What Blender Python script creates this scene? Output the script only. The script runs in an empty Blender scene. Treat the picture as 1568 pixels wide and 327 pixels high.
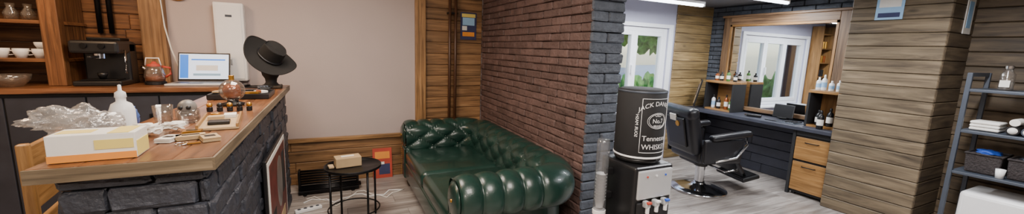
import bpy, bmesh, math, random
from mathutils import Vector, Matrix, Euler, noise
R = random.Random(7)
scene = bpy.context.scene

# ------------------------------------------------------------------ materials
def S(r, g, b):
    def f(c):
        c /= 255.0
        return c/12.92 if c <= 0.04045 else ((c+0.055)/1.055)**2.4
    return (f(r), f(g), f(b), 1.0)

def newmat(name):
    m = bpy.data.materials.new(name); m.use_nodes = True
    nt = m.node_tree; nt.nodes.clear()
    out = nt.nodes.new('ShaderNodeOutputMaterial')
    return m, nt, out

def P(name, col, rough=0.5, metal=0.0, var=0.12, scale=8.0, bump=0.0, bscale=40.0, emit=None, estr=0.0, coat=0.0, tone=False, spec=0.5):
    m, nt, out = newmat(name)
    b = nt.nodes.new('ShaderNodeBsdfPrincipled')
    nt.links.new(b.outputs[0], out.inputs[0])
    b.inputs['Roughness'].default_value = rough
    b.inputs['Metallic'].default_value = metal
    b.inputs['Coat Weight'].default_value = coat
    b.inputs['Specular IOR Level'].default_value = spec
    tc = nt.nodes.new('ShaderNodeTexCoord')
    n = nt.nodes.new('ShaderNodeTexNoise'); n.inputs['Scale'].default_value = scale; n.inputs['Detail'].default_value = 4
    nt.links.new(tc.outputs['Object'], n.inputs['Vector'])
    mr = nt.nodes.new('ShaderNodeMapRange')
    mr.inputs[1].default_value = 0.3; mr.inputs[2].default_value = 0.7
    mr.inputs[3].default_value = 1-var; mr.inputs[4].default_value = 1+var
    nt.links.new(n.outputs[0], mr.inputs[0])
    hs = nt.nodes.new('ShaderNodeHueSaturation'); hs.inputs['Color'].default_value = col
    last = mr.outputs[0]
    if tone:
        at = nt.nodes.new('ShaderNodeAttribute'); at.attribute_name = 'tone'
        mu = nt.nodes.new('ShaderNodeMath'); mu.operation = 'MULTIPLY'
        nt.links.new(last, mu.inputs[0]); nt.links.new(at.outputs['Fac'], mu.inputs[1]); last = mu.outputs[0]
    nt.links.new(last, hs.inputs['Value'])
    nt.links.new(hs.outputs[0], b.inputs['Base Color'])
    if bump > 0:
        n2 = nt.nodes.new('ShaderNodeTexNoise'); n2.inputs['Scale'].default_value = bscale; n2.inputs['Detail'].default_value = 5
        nt.links.new(tc.outputs['Object'], n2.inputs['Vector'])
        bp = nt.nodes.new('ShaderNodeBump'); bp.inputs['Strength'].default_value = bump; bp.inputs['Distance'].default_value = 0.02
        nt.links.new(n2.outputs[0], bp.inputs['Height']); nt.links.new(bp.outputs[0], b.inputs['Normal'])
    if emit:
        b.inputs['Emission Color'].default_value = emit; b.inputs['Emission Strength'].default_value = estr
    return m

def WOOD(name, dark, mid, light, rough=0.5, fine=26.0, knots=True, coat=0.0, long=1.2):
    m, nt, out = newmat(name)
    b = nt.nodes.new('ShaderNodeBsdfPrincipled'); nt.links.new(b.outputs[0], out.inputs[0])
    b.inputs['Roughness'].default_value = rough; b.inputs['Coat Weight'].default_value = coat
    b.inputs['Coat Roughness'].default_value = 0.2
    uv = nt.nodes.new('ShaderNodeUVMap'); uv.uv_map = 'UVMap'
    mp = nt.nodes.new('ShaderNodeMapping'); mp.inputs['Scale'].default_value = (long, fine, 1)
    nt.links.new(uv.outputs[0], mp.inputs[0])
    n = nt.nodes.new('ShaderNodeTexNoise'); n.inputs['Scale'].default_value = 1.6; n.inputs['Detail'].default_value = 7
    n.inputs['Distortion'].default_value = 0.8; n.inputs['Roughness'].default_value = 0.62
    nt.links.new(mp.outputs[0], n.inputs['Vector'])
    cr = nt.nodes.new('ShaderNodeValToRGB'); e = cr.color_ramp.elements
    e[0].position = 0.30; e[0].color = dark; e[1].position = 0.72; e[1].color = light
    k = e.new(0.5); k.color = mid
    nt.links.new(n.outputs[0], cr.inputs[0])
    mp3 = nt.nodes.new('ShaderNodeMapping'); mp3.inputs['Scale'].default_value = (1.5, 4, 1)
    nt.links.new(uv.outputs[0], mp3.inputs[0])
    n3 = nt.nodes.new('ShaderNodeTexNoise'); n3.inputs['Scale'].default_value = 1.5; n3.inputs['Detail'].default_value = 3
    nt.links.new(mp3.outputs[0], n3.inputs['Vector'])
    mr = nt.nodes.new('ShaderNodeMapRange'); mr.inputs[1].default_value = .3; mr.inputs[2].default_value = .7
    mr.inputs[3].default_value = .72; mr.inputs[4].default_value = 1.22
    nt.links.new(n3.outputs[0], mr.inputs[0])
    at = nt.nodes.new('ShaderNodeAttribute'); at.attribute_name = 'tone'
    mu = nt.nodes.new('ShaderNodeMath'); mu.operation = 'MULTIPLY'
    nt.links.new(mr.outputs[0], mu.inputs[0]); nt.links.new(at.outputs['Fac'], mu.inputs[1])
    last = mu.outputs[0]
    if knots:
        mp2 = nt.nodes.new('ShaderNodeMapping'); mp2.inputs['Scale'].default_value = (2.6, 6.5, 1)
        nt.links.new(uv.outputs[0], mp2.inputs[0])
        v = nt.nodes.new('ShaderNodeTexVoronoi'); v.inputs['Scale'].default_value = 1.0
        nt.links.new(mp2.outputs[0], v.inputs['Vector'])
        m2 = nt.nodes.new('ShaderNodeMapRange'); m2.inputs[1].default_value = .04; m2.inputs[2].default_value = .13
        m2.inputs[3].default_value = .45; m2.inputs[4].default_value = 1
        nt.links.new(v.outputs['Distance'], m2.inputs[0])
        mm = nt.nodes.new('ShaderNodeMath'); mm.operation = 'MULTIPLY'
        nt.links.new(last, mm.inputs[0]); nt.links.new(m2.outputs[0], mm.inputs[1]); last = mm.outputs[0]
    hs = nt.nodes.new('ShaderNodeHueSaturation'); nt.links.new(cr.outputs[0], hs.inputs['Color'])
    nt.links.new(last, hs.inputs['Value']); nt.links.new(hs.outputs[0], b.inputs['Base Color'])
    bp = nt.nodes.new('ShaderNodeBump'); bp.inputs['Strength'].default_value = .25; bp.inputs['Distance'].default_value = .004
    nt.links.new(n.outputs[0], bp.inputs['Height']); nt.links.new(bp.outputs[0], b.inputs['Normal'])
    return m

def CLEAR(name, tint, mixf=0.12, rough=0.03, rest=None, edge=.8):
    m, nt, out = newmat(name)
    t = nt.nodes.new('ShaderNodeBsdfTransparent'); t.inputs[0].default_value = tint
    g = nt.nodes.new('ShaderNodeBsdfGlossy'); g.inputs['Roughness'].default_value = rough
    mx = nt.nodes.new('ShaderNodeMixShader')
    lw = nt.nodes.new('ShaderNodeLayerWeight'); lw.inputs[0].default_value = .35
    mr = nt.nodes.new('ShaderNodeMapRange'); mr.inputs[3].default_value = mixf; mr.inputs[4].default_value = edge
    nt.links.new(lw.outputs['Facing'], mr.inputs[0])
    nt.links.new(mr.outputs[0], mx.inputs[0]); nt.links.new(t.outputs[0], mx.inputs[1]); nt.links.new(g.outputs[0], mx.inputs[2])
    last = mx.outputs[0]
    if rest:
        d = nt.nodes.new('ShaderNodeBsdfDiffuse'); d.inputs[0].default_value = rest[0]
        m2 = nt.nodes.new('ShaderNodeMixShader'); m2.inputs[0].default_value = rest[1]
        nt.links.new(last, m2.inputs[1]); nt.links.new(d.outputs[0], m2.inputs[2]); last = m2.outputs[0]
    nt.links.new(last, out.inputs[0])
    return m

W_WARM = WOOD('wood_warm_planks', S(56,34,18), S(100,64,36), S(134,92,54), .5)
W_WAIN = WOOD('wood_wainscot_planks', S(84,60,38), S(132,98,64), S(162,126,88), .5)
W_POST = WOOD('wood_post', S(100,72,42), S(152,114,72), S(182,144,98), .5)
W_OLIVE = WOOD('wood_olive_planks', S(92,74,46), S(140,116,76), S(170,146,102), .5)
W_COL = WOOD('wood_weathered_planks', S(64,54,42), S(108,94,74), S(138,122,98), .55, fine=12)
W_RIGHT = WOOD('wood_right_wall_planks', S(54,44,34), S(88,74,56), S(114,98,76), .55, fine=12)
W_DARK = WOOD('wood_dark_planks', S(34,29,23), S(62,51,38), S(84,70,52), .55)
W_TOP = WOOD('wood_counter_top', S(70,43,25), S(116,74,45), S(150,104,68), .34, fine=12, knots=False, coat=.25)
W_EDGE = WOOD('wood_counter_edge', S(76,66,50), S(116,100,78), S(146,128,102), .5, knots=False)
W_ORANGE = WOOD('wood_drawer', S(114,80,42), S(148,108,62), S(172,130,80), .4, knots=False)
W_FRAME = WOOD('wood_mirror_frame', S(74,54,38), S(122,94,68), S(152,120,88), .45, knots=False)
W_FLOOR = WOOD('wood_floor_laminate', S(118,110,104), S(156,148,142), S(188,182,176), .30, fine=14, knots=False, long=.9)
BR_BROWN = P('brick_brown', S(98,77,72), .62, var=.24, scale=9, bump=.6, bscale=30, tone=True)
BR_SLATE = P('brick_slate', S(78,84,94), .55, var=.25, scale=14, bump=.5, bscale=45, tone=True)
BR_BLACK = P('brick_black', S(52,55,64), .5, var=.28, scale=14, bump=.8, bscale=28, tone=True)
MORT_BR = P('mortar_brown', S(74,55,50), .8)
MORT_BK = P('mortar_black', S(34,35,41), .8)
GREYW = P('paint_grey_wall', S(180,166,163), .7, var=.03, scale=2, bump=.05, bscale=120)
LAV = P('paint_lavender_wall', S(176,176,196), .7, var=.03, scale=2)
CEIL = P('paint_ceiling', S(205,202,198), .8, var=.03)
CEILD = P('paint_dark_ceiling', S(100,102,108), .7, var=.05)
PLAST = P('plaster_wall', S(170,160,150), .8, var=.05)
BLACK = P('black_plastic', S(22,22,24), .35, var=.1)
BLACKM = P('black_matte', S(26,26,28), .75, var=.15)
BLACKP = P('black_painted_board', S(46,48,58), .5, var=.2, tone=True)
BMETAL = P('black_metal', S(28,28,30), .35, .6, var=.1)
GMETAL = P('grey_rack_metal', S(70,77,88), .45, .3, var=.08)
CHROME = P('chrome', S(210,212,216), .12, 1.0, var=.03)
SILVER = P('silver_panel', S(200,202,204), .35, .4, var=.04)
WHITE = P('white_plastic', S(235,235,235), .35, var=.02)
WPVC = P('white_pvc', S(236,238,242), .3, var=.02)
PAPER = P('white_paper', S(230,226,218), .8, var=.04)
TAN = P('cardboard_tan', S(180,154,116), .8, var=.1)
YEL = P('yellow_print', S(226,204,110), .6, var=.06)
ORG = P('orange_print', S(230,146,54), .6, var=.06)
RED = P('red_print', S(180,66,48), .6, var=.15)
MAROON = P('maroon_print', S(96,44,40), .5, var=.5, scale=9)
BLUE = P('blue_print', S(44,86,190), .5, var=.1)
LBLUE = P('light_blue_print', S(150,190,225), .6, var=.08)
DBLUE = P('dark_blue_print', S(50,54,92), .6, var=.15)
GOLD = P('gold_metal', S(190,140,60), .3, .8)
COPPER = P('copper_glass', S(150,80,40), .15, .3, var=.3)
LEATHER = P('green_leather', S(26,52,45), .27, var=.25, scale=5, bump=.1, bscale=220, coat=.3)
BLEATH = P('black_leather', S(24,25,30), .33, var=.15, bump=.08, bscale=200)
FELT = P('black_felt', S(20,19,19), .9, var=.2)
SKULL = P('bone_ceramic', S(120,116,112), .4, var=.3)
GREEN = P('plant_green', S(70,110,50), .6, var=.35, scale=20)
GLASS = CLEAR('clear_glass', (.97,.98,.98,1), .04, edge=.5)
JAR = CLEAR('jar_glass', (.88,.86,.83,1), .10, rest=((.5,.45,.4,1), .08), edge=.6)
BAGM = CLEAR('plastic_bag_film', (.93,.92,.91,1), .07, .16, rest=((.8,.77,.74,1), .16), edge=.4)
MIRR = P('mirror_silver', S(240,242,244), .01, 1.0, var=0)
SCREEN = P('laptop_screen_glow', S(200,215,235), .3, emit=S(205,222,245), estr=1.2, var=0)
SCRBLUE = P('laptop_screen_blue', S(40,110,210), .3, emit=S(40,120,220), estr=1.0, var=0)
LED = P('led_tube_emitter', S(255,255,255), .3, emit=S(240,246,255), estr=10, var=0)
PANEL_E = P('added_panel_diffuser', S(255,250,240), .4, emit=S(255,235,210), estr=3, var=0)  # glowing face of the added, unseen ceiling panels
BASKET = P('wicker_dark', S(50,44,44), .8, var=.4, scale=60, bump=.6, bscale=90)
ASPH = P('asphalt_outside', S(150,150,148), .9, var=.1)
LEAF = P('tree_leaves', S(110,158,76), .7, var=.5, scale=5, bump=.6, bscale=14)
CARM = P('car_paint', S(180,186,194), .2, .4, var=.02)
CARG = P('car_glass', S(40,46,52), .08, var=.02)
PIPEB = P('pipe_brown', S(74,48,32), .4)

# ------------------------------------------------------------------ mesh builder
class B:
    def __init__(s, name, loc=(0,0,0), rot=(0,0,0)):
        s.name=name; s.loc=loc; s.rot=rot
        s.V=[]; s.F=[]; s.MI=[]; s.SM=[]; s.UV=[]; s.T=[]; s.mats=[]
    def mi(s, mat):
        if mat not in s.mats: s.mats.append(mat)
        return s.mats.index(mat)
    def add(s, bm, mat, M=None, smooth=False, axis=None, tone=None):
        bm.verts.ensure_lookup_table()
        cs=[v.co.copy() for v in bm.verts]
        if not cs: return
        ext=[max(c[i] for c in cs)-min(c[i] for c in cs) for i in range(3)]
        if axis is None: axis=ext.index(max(ext))
        o=[i for i in range(3) if i!=axis]
        ru=R.uniform(0,30); rv=R.uniform(0,30)
        t = tone if tone is not None else R.uniform(.80,1.18)
        base=len(s.V); mi=s.mi(mat)
        bm.verts.index_update()
        for c in cs:
            s.V.append((M@c) if M is not None else c); s.T.append(t)
        for f in bm.faces:
            s.F.append([v.index+base for v in f.verts]); s.MI.append(mi); s.SM.append(smooth)
            for v in f.verts:
                c=v.co; s.UV.append((c[axis]+ru, c[o[0]]+c[o[1]]+rv))
        bm.free()
    def box(s, c, size, mat, bev=0.0, seg=2, rot=None, axis=None, tone=None, smooth=False, taper=None, jit=0):
        bm=bmesh.new(); bmesh.ops.create_cube(bm,size=1)
        for v in bm.verts:
            if taper and v.co.z>0: v.co.x*=taper[0]; v.co.y*=taper[1]
            v.co=Vector((v.co.x*size[0],v.co.y*size[1],v.co.z*size[2]))
        if bev>0:
            bev=min(bev,min(size)*.49)
            bmesh.ops.bevel(bm,geom=bm.edges[:],offset=bev,segments=seg,profile=.5,affect='EDGES')
        if jit:
            for v in bm.verts: v.co+=Vector((R.uniform(-jit,jit),R.uniform(-jit,jit),R.uniform(-jit,jit)))
        M=Matrix.Translation(c)
        if rot: M=M@Euler(rot).to_matrix().to_4x4()
        s.add(bm,mat,M,smooth,axis,tone)
    def bb(s, x0,x1,y0,y1,z0,z1,mat,**k):
        s.box(((x0+x1)/2,(y0+y1)/2,(z0+z1)/2),(abs(x1-x0),abs(y1-y0),abs(z1-z0)),mat,**k)
    def lathe(s, prof, c, mat, rot=None, seg=28, smooth=True, sc=(1,1,1), tone=None):
        bm=bmesh.new(); rings=[]
        for r,z in prof:
            if r<1e-5: rings.append([bm.verts.new((0,0,z))])
            else: rings.append([bm.verts.new((r*math.cos(2*math.pi*i/seg),r*math.sin(2*math.pi*i/seg),z)) for i in range(seg)])
        for a,b in zip(rings,rings[1:]):
            for i in range(seg):
                j=(i+1)%seg
                if len(a)==1 and len(b)==1: continue
                if len(a)==1: bm.faces.new((a[0],b[j],b[i]))
                elif len(b)==1: bm.faces.new((a[i],a[j],b[0]))
                else: bm.faces.new((a[i],a[j],b[j],b[i]))
        bmesh.ops.recalc_face_normals(bm,faces=bm.faces)
        M=Matrix.Translation(c)
        if rot: M=M@Euler(rot).to_matrix().to_4x4()
        M=M@Matrix.Diagonal((sc[0],sc[1],sc[2],1))
        s.add(bm,mat,M,smooth,tone=tone)
    def cyl(s, c, r, h, mat, r2=None, rot=None, seg=24, bev=.0, tone=None):
        r2=r if r2 is None else r2; b=min(bev if bev else min(r,r2,h)*.08, .01)
        s.lathe([(0,-h/2),(r-b,-h/2),(r,-h/2+b),(r2,h/2-b),(r2-b,h/2),(0,h/2)],c,mat,rot,seg,smooth=False,tone=tone)
    def sph(s, c, r, mat, rot=None, disp=0, dscale=6, sub=3, smooth=True):
        if isinstance(r,(int,float)): r=(r,r,r)
        bm=bmesh.new(); bmesh.ops.create_icosphere(bm,subdivisions=sub,radius=1)
        off=Vector((R.uniform(0,50),0,0))
        for v in bm.verts:
            k=1+(disp*noise.noise(v.co*dscale+off) if disp else 0)
            v.co=Vector((v.co.x*r[0]*k,v.co.y*r[1]*k,v.co.z*r[2]*k))
        M=Matrix.Translation(c)
        if rot: M=M@Euler(rot).to_matrix().to_4x4()
        s.add(bm,mat,M,smooth)
    def tube(s, pts, r, mat, seg=10, closed=False):
        bm=bmesh.new(); pts=[Vector(p) for p in pts]; n=len(pts); rings=[]
        up=Vector((0,0,1))
        for i,p in enumerate(pts):
            a=pts[i-1] if (i>0 or closed) else p; b=pts[(i+1)%n] if (i<n-1 or closed) else p
            d=(b-a).normalized(); x=d.cross(up)
            if x.length<.05: x=d.cross(Vector((0,1,0)))
            x.normalize(); y=d.cross(x)
            rings.append([bm.verts.new(p+x*r*math.cos(2*math.pi*k/seg)+y*r*math.sin(2*math.pi*k/seg)) for k in range(seg)])
        m=n if closed else n-1
        for i in range(m):
            a=rings[i]; b=rings[(i+1)%n]
            for k in range(seg):
                l=(k+1)%seg; bm.faces.new((a[k],a[l],b[l],b[k]))
        if not closed:
            bm.faces.new(rings[0]); bm.faces.new(rings[-1][::-1])
        bmesh.ops.recalc_face_normals(bm,faces=bm.faces)
        s.add(bm,mat,None,True)
    def grid(s, fn, nu, nv, mat, smooth=True, tone=1.0, wrapu=False):
        bm=bmesh.new()
        g=[[bm.verts.new(fn(i/(nu-1) if not wrapu else i/nu, j/(nv-1))) for j in range(nv)] for i in range(nu)]
        for i in range(nu if wrapu else nu-1):
            for j in range(nv-1):
                k=(i+1)%nu
                bm.faces.new((g[i][j],g[k][j],g[k][j+1],g[i][j+1]))
        s.add(bm,mat,None,smooth,tone=tone)
    def prism(s, pts, y0, y1, mat, M=None, smooth=False):
        bm=bmesh.new()
        a=[bm.verts.new((x,y0,z)) for x,z in pts]; b=[bm.verts.new((x,y1,z)) for x,z in pts]
        bm.faces.new(a); bm.faces.new(b[::-1]); n=len(pts)
        for i in range(n): bm.faces.new((a[i],b[i],b[(i+1)%n],a[(i+1)%n]))
        bmesh.ops.recalc_face_normals(bm,faces=bm.faces)
        s.add(bm,mat,M,smooth)
    def text(s, txt, size, mat, fn):
        cu=bpy.data.curves.new('t','FONT'); cu.body=txt; cu.size=size; cu.align_x='CENTER'; cu.resolution_u=3
        ob=bpy.data.objects.new('t',cu); scene.collection.objects.link(ob)
        bpy.context.view_layer.update()
        dg=bpy.context.evaluated_depsgraph_get(); me=bpy.data.meshes.new_from_object(ob.evaluated_get(dg))
        bm=bmesh.new(); bm.from_mesh(me)
        bmesh.ops.triangulate(bm,faces=bm.faces)
        for v in bm.verts: v.co=fn(v.co.x,v.co.y)
        s.add(bm,mat)
        bpy.data.objects.remove(ob); bpy.data.curves.remove(cu); bpy.data.meshes.remove(me)
    def done(s):
        me=bpy.data.meshes.new(s.name)
        me.from_pydata([tuple(v) for v in s.V],[],s.F)
        for m in s.mats: me.materials.append(m)
        me.polygons.foreach_set('material_index',s.MI)
        me.polygons.foreach_set('use_smooth',s.SM)
        uv=me.uv_layers.new(name='UVMap')
        uv.data.foreach_set('uv',[x for p in s.UV for x in p])
        at=me.attributes.new('tone','FLOAT','POINT'); at.data.foreach_set('value',s.T)
        me.update()
        ob=bpy.data.objects.new(s.name,me); ob.location=s.loc; ob.rotation_euler=s.rot
        scene.collection.objects.link(ob)
        return ob

def planks_X(b,x,y0,y1,z0,z1,mat,th=.02,ph=.125,side=-1):
    z=z0
    while z<z1-.01:
        zz=min(z+ph,z1)
        cut=y0+R.uniform(.3,1.0)*(y1-y0) if (y1-y0)>1.2 else y1
        for a,c in ((y0,cut),(cut,y1)):
            if c-a>.02: b.bb(min(x,x+side*th),max(x,x+side*th),a+.001,c-.001,z+.002,zz-.002,mat,bev=.006,seg=1,axis=1)
        z=zz
def planks_Y(b,y,x0,x1,z0,z1,mat,th=.02,ph=.125,side=-1):
    z=z0
    while z<z1-.01:
        zz=min(z+ph,z1)
        cut=x0+R.uniform(.3,1.0)*(x1-x0) if (x1-x0)>1.2 else x1
        for a,c in ((x0,cut),(cut,x1)):
            if c-a>.02: b.bb(a+.001,c-.001,min(y,y+side*th),max(y,y+side*th),z+.002,zz-.002,mat,bev=.006,seg=1,axis=0)
        z=zz
def bricks(b,axis,plane,side,u0,u1,z0,z1,mat,bl=.25,bh=.062,gap=.007,th=.02,jit=.0015,bev=.009):
    z=z0; row=0
    while z<z1-.02:
        zz=min(z+bh,z1); u=u0-(bl/2 if row%2 else 0)
        while u<u1-.01:
            a=max(u,u0); c=min(u+bl,u1)
            if c-a>.03:
                t=th*R.uniform(.7,1.15); p0,p1=sorted((plane,plane+side*t))
                if axis=='X': b.bb(p0,p1,a+gap/2,c-gap/2,z+gap/2,zz-gap/2,mat,bev=bev,seg=2,jit=jit)
                else: b.bb(a+gap/2,c-gap/2,p0,p1,z+gap/2,zz-gap/2,mat,bev=bev,seg=2,jit=jit)
            u=u+bl
        z=zz; row+=1

# ------------------------------------------------------------------ room shell
b=B('floor'); b.bb(-2.7,5.3,-2.1,4.5,-.12,-.012,PLAST)
y=-2.1
while y<4.5:
    x=-2.7-R.uniform(0,1.1)
    while x<5.3:
        a=max(x,-2.7); c=min(x+1.28,5.3)
        if c>a+.02: b.bb(a+.001,c-.001,y+.001,min(y+.19,4.5)-.001,-.012,0,W_FLOOR,bev=.0015,seg=1,axis=0,tone=R.uniform(.85,1.12))
        x+=1.28
    y+=.19
b.done()
b=B('ceiling'); b.bb(-2.7,1.98,-2.1,4.5,2.5,2.6,CEIL); b.done()
b=B('ceiling'); b.bb(1.98,5.3,-2.1,4.5,2.22,2.6,CEILD); b.done()
b=B('wall_left'); b.bb(-2.7,-2.6,-2.1,4.5,0,2.5,PLAST); b.done()
b=B('wall_front'); b.bb(-2.6,5.3,-2.1,-2.0,0,2.5,PLAST); b.done()
b=B('wall_right'); b.bb(5.12,5.3,-2.0,4.0,0,2.22,MORT_BK)
planks_X(b,5.12,-2.0,1.3,0,2.22,W_RIGHT)
bricks(b,'X',5.12,-1,1.9,3.85,.78,2.22,BR_SLATE)
planks_X(b,5.12,1.95,3.85,0,.76,BLACKP,ph=.12)
b.done()
b=B('wall_back'); b.bb(-2.6,1.99,4.42,4.5,0,2.5,GREYW)
b.bb(-1.33,.85,4.40,4.42,.50,2.5,GREYW)
planks_Y(b,4.42,-2.6,-1.33,0,2.5,W_WARM,ph=.13)
planks_Y(b,4.42,-1.33,.85,0,.48,W_WAIN,ph=.12)
planks_Y(b,4.42,.97,1.67,0,2.5,W_WAIN,ph=.13)
b.done()
b=B('trim_1'); b.bb(-.82,.85,4.37,4.40,.46,.505,W_POST,bev=.005); b.done()
b=B('trim_2'); b.bb(.85,.97,4.36,4.42,0,2.5,W_POST,bev=.005); b.done()
b=B('trim_3'); b.bb(-1.50,-1.33,4.34,4.42,0,2.5,W_WAIN,bev=.006); b.done()
b=B('baseboard_back'); b.bb(-.4,.85,4.385,4.40,0,.06,W_WAIN,bev=.004); b.done()

b=B('wall_partition'); b.bb(1.70,1.965,2.23,4.42,0,2.5,MORT_BR)
bricks(b,'X',1.70,-1,2.215,4.42,0,2.5,BR_BROWN,th=.026,gap=.004,bl=.28,bh=.066,jit=.0028,bev=.012)
b.bb(1.69,1.97,2.228,2.235,0,2.5,MORT_BK)
bricks(b,'Y',2.23,-1,1.672,1.985,0,2.5,BR_SLATE,bl=.3,th=.028,bh=.075,gap=.006,jit=.003,bev=.012)
b.done()

WX0,WX1,WZ0,WZ1=2.5,4.24,.72,1.87
b=B('wall_window'); Y0,Y1=3.85,4.0
b.bb(1.965,WX0,Y0,Y1,0,2.22,LAV); b.bb(WX1,5.12,Y0,Y1,0,2.22,LAV)
b.bb(WX0,WX1,Y0,Y1,0,WZ0,LAV); b.bb(WX0,WX1,Y0,Y1,WZ1,2.22,LAV)
planks_Y(b,Y0,4.36,5.10,0,2.22,W_OLIVE,ph=.13)
b.done()
b=B('window_1')
def rectframe(b,x0,x1,z0,z1,w,y0,y1,mat):
    b.bb(x0,x0+w,y0,y1,z0,z1,mat,bev=.006); b.bb(x1-w,x1,y0,y1,z0,z1,mat,bev=.006)
    b.bb(x0+w,x1-w,y0,y1,z0,z0+w,mat,bev=.006); b.bb(x0+w,x1-w,y0,y1,z1-w,z1,mat,bev=.006)
rectframe(b,WX0,WX1,WZ0,WZ1,.06,3.87,3.95,WPVC)
n=3; w=(WX1-WX0-.12)/n
for i in range(n):
    a=WX0+.06+i*w
    rectframe(b,a,a+w,WZ0+.06,WZ1-.06,.055,3.86,3.93,WPVC)
    b.bb(a+.055,a+w-.055,3.895,3.90,WZ0+.115,WZ1-.115,GLASS)
b.box((WX0+.06+w*2-.03,3.845,1.3),(.02,.03,.12),WPVC,bev=.005)
b.done()
b=B('window_sill'); b.bb(WX0-.05,WX1+.05,3.72,3.87,WZ0-.03,WZ0,WPVC,bev=.008); b.done()
b=B('trim_4')
b.bb(WX1,WX1+.07,3.825,3.85,WZ0-.03,WZ1+.05,WPVC,bev=.004); b.bb(WX0-.07,WX0,3.825,3.85,WZ0-.03,WZ1+.05,WPVC,bev=.004); b.bb(WX0,WX1,3.825,3.85,WZ1,WZ1+.05,WPVC,bev=.004)
b.done()

b=B('wood_column'); b.bb(4.59,5.10,1.32,1.93,0,2.22,W_DARK)
planks_X(b,4.59,1.28,1.95,0,2.22,W_COL,ph=.118)
planks_Y(b,1.30,4.592,5.10,0,2.22,W_RIGHT,ph=.118)
b.done()

# ------------------------------------------------------------------ camera
cam_d=bpy.data.cameras.new('camera'); cam=bpy.data.objects.new('camera',cam_d); scene.collection.objects.link(cam)
yaw=math.radians(25.7); p=math.radians(8.67); ro=math.radians(2.0)
f=Vector((math.sin(yaw)*math.cos(p),math.cos(yaw)*math.cos(p),-math.sin(p)))
r=Vector((math.cos(yaw),-math.sin(yaw),0)); u=r.cross(f)
r2=r*math.cos(ro)+u*math.sin(ro); u2=u*math.cos(ro)-r*math.sin(ro)
M=Matrix((( r2.x,u2.x,-f.x,0),(r2.y,u2.y,-f.y,0),(r2.z,u2.z,-f.z,1.5),(0,0,0,1)))
cam.matrix_world=M
cam_d.sensor_width=36; cam_d.lens=36*570/1568; cam_d.clip_start=.02
scene.camera=cam

# ------------------------------------------------------------------ reception counter
CX0=-.82
b=B('reception_counter')
b.bb(CX0+.06,-.435,1.60,3.95,0,1.065,MORT_BK)
bricks(b,'Y',1.60,-1,CX0+.035,-.41,0,1.065,BR_BLACK,bl=.23,bh=.085,th=.03,gap=.005,jit=.005,bev=.014)
bricks(b,'X',-.435,1,1.575,3.95,0,1.065,BR_BLACK,bl=.23,bh=.085,th=.03,gap=.005,jit=.005,bev=.014)
w=(-.38-CX0)/4
for i in range(4):
    x=CX0+i*w
    b.bb(x+.0008,x+w-.0008,1.53,3.98,1.068,1.11,W_TOP,bev=.003,seg=1,axis=1,tone=R.uniform(.88,1.12))
b.bb(CX0,-.38,1.522,1.53,1.066,1.109,W_EDGE); b.bb(-.38,-.373,1.522,3.98,1.066,1.109,W_EDGE)
b.done()
b=B('framed_poster')
b.box((0,0,0),(.02,.86,.72),BLACK,bev=.004); b.box((.011,0,0),(.004,.82,.68),PAPER)
b.box((.0135,.01,.01),(.002,.74,.60),MAROON); b.sph((.014,.06,.08),(.002,.14,.19),SKULL); b.box((.0146,-.25,-.12),(.002,.14,.22),BLACKM)
b.box((.0146,.25,.1),(.002,.14,.3),BLACKM); b.box((.0150,.08,-.20),(.002,.34,.08),TAN)
b.loc=(-.385,2.92,.45); b.done()

b=B('back_counter')
b.bb(-2.55,CX0-.005,3.86,4.395,1.07,1.11,W_TOP,bev=.004,axis=0)
b.bb(-2.55,CX0-.02,3.90,4.395,0,1.07,BLACKM)
for i in range(4):
    x=-2.53+i*.42
    b.bb(x,x+.41,3.885,3.90,.08,1.04,BLACKP,bev=.004,axis=2); b.box((x+.36,3.875,.85),(.015,.02,.1),BMETAL,bev=.003)
b.done()

b=B('wall_shelf_unit')
for x in (-1.90,-2.50): b.bb(x-.05,x+.05,4.03,4.10,1.112,2.5,W_WARM,bev=.004,axis=2,tone=1.15)
for z in (1.29,1.57,1.85,2.13): 
    b.bb(-2.54,-1.85,4.04,4.39,z,z+.025,W_WARM,bev=.003,axis=0,tone=1.2)
b.bb(-2.54,-2.52,4.1,4.39,1.112,2.5,W_WARM)
b.bb(-1.885,-1.865,4.1,4.39,1.112,2.5,W_WARM,axis=2)
b.done()
def cup(b,x,y,z,r,h,mat,handle=True):
    b.lathe([(0,0),(r*.6,0),(r*.95,h*.6),(r,h),(r*.92,h),(r*.85,h*.6),(0,h*.1)],(x,y,z),mat)
    if handle: b.tube([(x+r*.9,y,z+h*.8),(x+r*1.5,y,z+h*.7),(x+r*1.5,y,z+h*.35),(x+r*.85,y,z+h*.3)],r*.1,mat,6)
b=B('coffee_cups')
for i,x in enumerate((-2.22,-2.12,-2.02)):
    cup(b,x,4.14,1.315,.042,.07,WHITE)
    if i==2: cup(b,x+.01,4.15,1.385,.04,.05,WHITE)
b.done()
b=B('glass_carafes')
for i,x in enumerate((-2.25,-2.15,-2.06)):
    b.lathe([(0,0),(.035,0),(.04,.05),(.02,.09),(.025,.12),(.022,.12),(.017,.09),(.036,.05),(0,.005)],(x,4.16,1.595),JAR)
b.done()
b=B('tea_tins')
for i,(x,m) in enumerate(((-2.3,BLACK),(-2.2,TAN),(-2.08,COPPER))): b.cyl((x,4.2,1.875+.07),.04,.14,m)
b.done()
b=B('glass_bowl'); b.lathe([(0,0),(.05,0),(.09,.05),(.10,.09),(.095,.09),(.085,.05),(0,.01)],(-2.12,4.0,1.111),JAR); b.done()

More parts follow.
